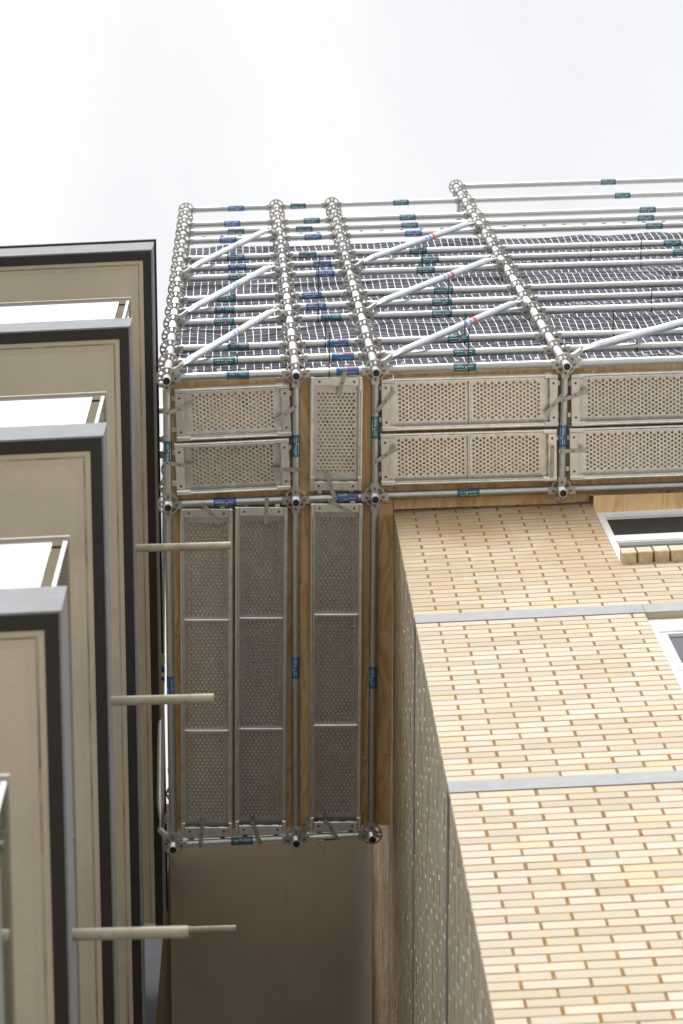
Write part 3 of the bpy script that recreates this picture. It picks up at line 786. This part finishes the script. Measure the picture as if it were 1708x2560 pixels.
m = MB(); m.prism([(.02, -.02), (.045, -.075), (.075, -.090), (.088, -.082), (.055, -.02), (.03, -.01)], -.022, .022); build(m, 'wedge_head', M['ring'], o)

# perforated steel planks
def perforated(Lp, wd, zt, bars, style):
    deep = .0105 if style[0] == 2 else .0070; m = MB(); dx, dy = .0203, .0247
    x0, x1 = .088, Lp-.088; y0, y1 = -wd/2+.030, wd/2-.030
    nc = int((x1-x0)/dx); sx = ((x1-x0)-nc*dx)/2; x0 += sx; x1 = x0+nc*dx
    nrow = int((y1-y0)/dy); seg = 12
    def flat(a, b, c, d): m.add([(a, c, zt), (a, d, zt), (b, d, zt), (b, c, zt)], [(0, 1, 2, 3)])
    flat(.004, x0, -wd/2, wd/2); flat(x1, Lp-.004, -wd/2, wd/2)
    def rectpt(t, hx, hy):
        c, s = math.cos(t), math.sin(t); k = min(hx/abs(c) if abs(c) > 1e-6 else 9, hy/abs(s) if abs(s) > 1e-6 else 9); return c*k, s*k
    ca = math.atan2(dy/2, dx/2)
    ts = sorted([ca, PI-ca, -ca+2*PI, PI+ca]+[i*2*PI/8 for i in range(8)])
    seg = len(ts)
    for i in range(nc):
        xa = x0+i*dx; xc = xa+dx/2
        solid = any(abs(xc-b) < .016 for b in bars)
        odd = i % 2; n = nrow-odd; ys = -n*dy/2
        flat(xa, xa+dx, -wd/2, ys); flat(xa, xa+dx, -ys, wd/2)
        if solid: flat(xa, xa+dx, ys, -ys); continue
        for j in range(n):
            yc = ys+(j+.5)*dy
            o = [(xc+rectpt(t, dx/2, dy/2)[0], yc+rectpt(t, dx/2, dy/2)[1], zt) for t in ts]
            a = [(xc+.0100*math.cos(t), yc+.0100*math.sin(t), zt) for t in ts]
            c = [(xc+.0091*math.cos(t), yc+.0091*math.sin(t), zt-.0012) for t in ts]
            e = [(xc+.0084*math.cos(t), yc+.0084*math.sin(t), zt-.0008) for t in ts]
            h = [(xc+.0078*math.cos(t), yc+.0078*math.sin(t), zt+deep) for t in ts]
            b = len(m.v); m.v += o+a+c+e+h
            for r_ in range(4):
                for k in range(seg):
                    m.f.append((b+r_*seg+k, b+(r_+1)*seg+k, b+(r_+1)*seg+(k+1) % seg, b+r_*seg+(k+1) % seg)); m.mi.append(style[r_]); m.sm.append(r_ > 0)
    return m
def plank_meshes(Lp, wd, bars, style=(0, 0, 1, 1)):
    D = {}
    D['perforated_sheet'] = perforated(Lp, wd, .040, bars, style).data('perforated_sheet', [M['plank'] if style[0] == 0 else M['sheet'], M['rim'], M['dark_reflection']])
    r = MB()
    def prof(xa, xb):  # wall, rolled lower edge, inward lip with a bead
        pts = [(0, .042), (0, -.016), (.003, -.020), (.009, -.022), (.0145, -.0195), (.016, -.015), (.019, -.0165), (.024, -.0165), (.0255, -.012), (.024, -.009), (.012, -.010), (.004, -.012), (.0025, .042)]
        r.loft([[Vector((x, y, z)) for y, z in pts] for x in (xa, xb)], 0, False)
    prof(.075, Lp-.075)
    D['side_rail'] = r.data('side_rail', [M['plank']])
    c = MB()
    c.cbox(.0, .050, -wd/2+.004, wd/2-.004, -.016, -.009, .003)
    c.box(.0, .004, -wd/2+.02, wd/2-.02, -.009, .040)
    for s in (-1, 1):
        c.cbox(-.002, .080, s*(wd/2)-(.026 if s > 0 else 0), s*(wd/2)+(.026 if s < 0 else 0), -.023, .030, .005)
        c.tube((.026, s*(wd/2-.052), -.0165), (.026, s*(wd/2-.052), -.0185), .0072, 12, True, 1)
        c.cbox(-.040, .004, s*(wd/2-.06)-.016, s*(wd/2-.06)+.016, .027, .036, .003)
        c.cbox(-.047, -.036, s*(wd/2-.06)-.016, s*(wd/2-.06)+.016, -.004, .036, .003)
    for yy in (-.085, .0, .085): c.box(.0495, .0525, yy-.017, yy+.017, -.010, .002)
    D['end_cap'] = c.data('end_cap', [M['plank'], M['darkhole']])
    b = MB(); b.tube((0, -wd/2+.010, .026), (0, wd/2-.010, .026), .0085, 14); D['stiffener'] = b.data('stiffener', [M['plank']])
    return D
PT = {'front': plank_meshes(.650, .300, []), 'cross': plank_meshes(.655, .300, []), 'mid': plank_meshes(1.005, .302, [.5025]),
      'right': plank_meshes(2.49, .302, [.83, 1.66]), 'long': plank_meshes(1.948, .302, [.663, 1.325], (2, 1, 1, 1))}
PL = {'front': (.650, .300, []), 'cross': (.655, .300, []), 'mid': (1.005, .302, [.5025]), 'right': (2.49, .302, [.83, 1.66]), 'long': (1.948, .302, [.663, 1.325])}
def latch_obj(parent, inv, a, b):
    a = Vector((*a, DZ-.030)); b = Vector((*b, DZ-.026)); d = b-a; L = d.length
    m = MB(); n = 8
    poly = [(.012*math.cos(PI/2+PI*i/n), .0115*math.sin(PI/2+PI*i/n)) for i in range(n+1)]+[(L, -.0115), (L, .0115)]
    m.prism(poly, -.0022, .0022)
    for x in (.004, L*.5): m.tube((x, 0, -.0022), (x, 0, -.0042), .0048, 10, True, 1)
    build(m, 'latch', [M['latch'], M['darkhole']], parent, inv @ frame(a, d))
def plank(kind, p, xdir, label, latches):
    D = PT[kind]; Lp, wd, bars = PL[kind]
    o = link('steel_plank', None); loc = frame(Vector((*p, DZ-.006)), xdir); o.matrix_world = SM @ loc
    tag(o, label, 'scaffold plank', 'perforated steel planks')
    link('perforated_sheet', D['perforated_sheet'], o)
    link('side_rail', D['side_rail'], o, T(0, -wd/2, 0)); link('side_rail', D['side_rail'], o, Matrix.Rotation(PI, 4, 'Z') @ T(-Lp, -wd/2, 0))
    link('end_cap', D['end_cap'], o); link('end_cap', D['end_cap'], o, T(Lp, 0, 0) @ Matrix.Rotation(PI, 4, 'Z'))
    for b in bars: link('stiffener', D['stiffener'], o, T(b, 0, 0))
    inv = loc.inverted()
    for a, b in latches: latch_obj(o, inv, a, b)
XD = (1, -.036, 0)
plank('front', (-.352, 3.290), XD, 'outer of the two short planks at the front left deck corner', [((-.404, 3.276), (-.258, 3.228)), ((.328, 3.243), (.211, 3.333))])
plank('front', (-.357, 3.602), XD, 'inner of the two short planks at the front left deck corner', [((-.409, 3.561), (-.258, 3.584)), ((.342, 3.609), (.188, 3.607))])
plank('cross', (.563, 3.080), (-.014, 1, 0), 'single short plank turned crosswise in the front row', [((.612, 3.038), (.571, 3.187)), ((.549, 3.782), (.501, 3.629))])
plank('mid', (.816, 3.244), (1, -.018, 0), 'outer of the paired planks with one stiffener, between third and fourth uprights', [((.788, 3.278), (.888, 3.160)), ((1.842, 3.197), (1.746, 3.312))])
plank('mid', (.812, 3.560), (1, -.016, 0), 'inner of the paired planks with one stiffener, one latch swung aside', [((.778, 3.570), (.902, 3.493)), ((1.789, 3.492), (1.787, 3.671))])
plank('right', (1.895, 3.228), (1, -.022, 0), 'outer long plank running out at the right picture edge', [((1.845, 3.224), (1.991, 3.172))])
plank('right', (1.889, 3.541), (1, -.022, 0), 'inner long plank at the right picture edge, above the window', [((1.836, 3.519), (1.981, 3.518))])
LD = (-.0125, 1, 0)
plank('long', (-.185, 3.834), LD, 'long plank nearest the balconies in the rear deck', [((-.203, 3.805), (-.110, 3.917)), ((-.249, 5.843), (-.232, 5.699))])
plank('long', (.130, 3.827), (-.0135, 1, 0), 'middle one of the three long planks in the rear deck', [((.160, 3.777), (.153, 3.920)), ((.100, 5.830), (.056, 5.694))])
plank('long', (.560, 3.812), (-.0105, 1, 0), 'long plank nearest the brick side wall in the rear deck', [((.518, 3.793), (.644, 3.866)), ((.548, 5.803), (.479, 5.691))])

# plywood laid over the planks
def ply(poly, label, cat='plywood sheet', dz=.050):
    cx = sum(p[0] for p in poly)/len(poly); cy = sum(p[1] for p in poly)/len(poly)
    m = MB(); m.prism([(x-cx, y-cy) for x, y in poly], 0, .017)
    o = build(m, 'plywood_sheet', M['ply'], None, place((cx, cy, DZ+dz)))
    tag(o, label, cat, 'plywood sheets over the deck'); return o
ply([(-.385, 3.075), (.884, 3.04), (.884, 3.8275), (-.385, 3.8275)], 'plywood behind the front left planks, up to the brick corner')
ply([(.889, 3.04), (2.0215, 3.01), (2.0125, 3.830), (1.85, 3.8405), (.889, 3.8635)], 'plywood strip with upright grain over the top brick course')
ply([(2.0245, 3.01), (4.5, 2.94), (4.5, 3.72), (2.6, 3.785), (2.016, 3.800)], 'plywood over the long planks at the right picture edge')
ply([(2.0245, 3.776), (4.4, 3.722), (4.4, 3.88), (2.6, 3.925), (2.0245, 3.938)], 'light knotty plywood strip above the upper window', dz=-.066)
ply([(-.385, 3.8305), (.882, 3.8305), (.8765, 4.579), (-.39, 4.586)], 'first plywood sheet of the rear deck, nearest the front')
ply([(-.39, 4.5885), (.8765, 4.5815), (.8715, 5.3225), (-.395, 5.3305)], 'second plywood sheet, in the middle of the rear deck')
ply([(-.395, 5.333), (.8715, 5.325), (.867, 5.755), (-.40, 5.765)], 'last plywood sheet, at the back end of the rear deck')

# debris netting behind the front tubes
def net(x0, x1, z0, z1, label, seed):
    m = MB(); nx, nz = int((x1-x0)/.016), int((z1-z0)/.022); uv = []
    for i in range(nx+1):
        x = x0+(x1-x0)*i/nx
        for j in range(nz+1):
            t = j/nz; z = z0+(z1-z0)*t
            e = min(1, 6*min(abs(((z-DZ) % .5)-0), .5-((z-DZ) % .5))+.25)
            a = noise.noise(Vector((x*2.3, z*2.0, seed)))*.045+noise.noise(Vector((x*6, z*4.2, seed+5)))*.014+noise.noise(Vector((x*11, z*8, seed+9)))*.0025
            zz = z+.028*noise.noise(Vector((x*2.6, seed*3, 2)))*(t**3)*1.6+.012*noise.noise(Vector((x*7, seed, z*3)))
            y = 3.067-.0223*x+.050+a*e
            m.v.append((x, y, zz)); uv.append((x+.005*noise.noise(Vector((x*4, z*3, seed+2))), z+.012*noise.noise(Vector((x*3, z*4, seed+20)))))
    for i in range(nx):
        for j in range(nz):
            k = i*(nz+1)+j; m.f.append((k, k+nz+1, k+nz+2, k+1)); m.mi.append(0); m.sm.append(True)
    me = m.data('debris_net', [M['net']]); ul = me.uv_layers.new(name='UVMap')
    for l in me.loops: ul.data[l.index].uv = uv[l.vertex_index]
    o = link('debris_net', me, None, SM.copy()); tag(o, label, 'debris net', 'netting behind the scaffold front'); return o
net(-.37, 4.42, DZ+.06, DZ+2.02, 'dark gridded netting behind the lowest lift of front tubes', 1.3)
net(-.37, 4.42, DZ+2.03, DZ+4.0, 'dark gridded netting behind the middle lift of front tubes', 4.1)
net(-.37, 4.42, DZ+4.02, DZ+5.96, 'dark gridded netting of the top lift with a wavy upper edge', 8.7)

# black cable ties: a loop round the tube with the tail sticking out
def tie(x, z, tail, where):
    n = round((z-DZ)/.5); zc = DZ+.5*n; y = 3.067-.0223*x
    o = link('cable_tie', None); o.matrix_world = place((x, y, zc)); tag(o, 'black cable tie with a stiff tail, %s' % where, 'cable tie', 'cable ties holding the netting')
    m = MB(); m.tube((-.003, 0, 0), (.003, 0, 0), .0262, 20, False); m.box(-.005, .005, -.034, -.024, -.006, .008); build(m, 'loop', M['black'], o)
    m = MB(); m.loft([[Vector((sx*.003+dx, yy, zz+sz*.0012)) for sx, sz in ((-1, -1), (1, -1), (1, 1), (-1, 1))] for dx, yy, zz in ((0, -.027, 0), (.002, -.027-tail*.5, .01), (.006, -.027-tail, .03))]); build(m, 'tail', M['black'], o)
for x, z, t, wh in ((.555, 21.43, .17, 'in the second bay, highest'), (.511, 19.78, .19, 'in the second bay, half way up'), (.527, 18.9, .14, 'in the second bay, second lowest'), (.521, 18.0, .20, 'in the second bay, lowest'),
        (1.284, 21.8, .15, 'in the third bay, highest'), (1.329, 19.9, .18, 'in the third bay, crossing the middle brace level'), (1.361, 18.84, .13, 'in the third bay, over the low brace'), (1.31, 18.0, .20, 'in the third bay, just above the deck tube'),
        (2.793, 21.9, .15, 'in the right bay, highest'), (2.5, 22.3, .05, 'in the right bay, short tail'), (2.609, 19.92, .11, 'in the right bay, half way up, right'), (2.25, 18.9, .12, 'in the right bay, low, left'), (2.33, 18.5, .11, 'in the right bay, lowest'), (.0, 18.4, .02, 'in the first bay over a sticker')):
    tie(x, z, t, wh)
# tie wires hanging at the back end of the deck
for pts, lb in (([(.700, 5.78, .0), (.672, 5.86, -.02), (.640, 5.965, -.045)], 'dark tie wire end below the last back upright'), ([(.735, 5.79, .0), (.712, 5.90, -.03), (.690, 6.035, -.05)], 'shiny tie wire end pointing away below the last back upright'), ([(.420, 5.81, -.01), (.455, 5.86, -.02), (.490, 5.895, -.03)], 'thin wire end under the short back tube')):
    m = MB()
    for a, b in zip(pts, pts[1:]): m.tube(a, b, .0018, 8)
    o = build(m, 'tie_wire', M['wire'], None, SM @ T(0, 0, DZ)); tag(o, lb, 'wire')
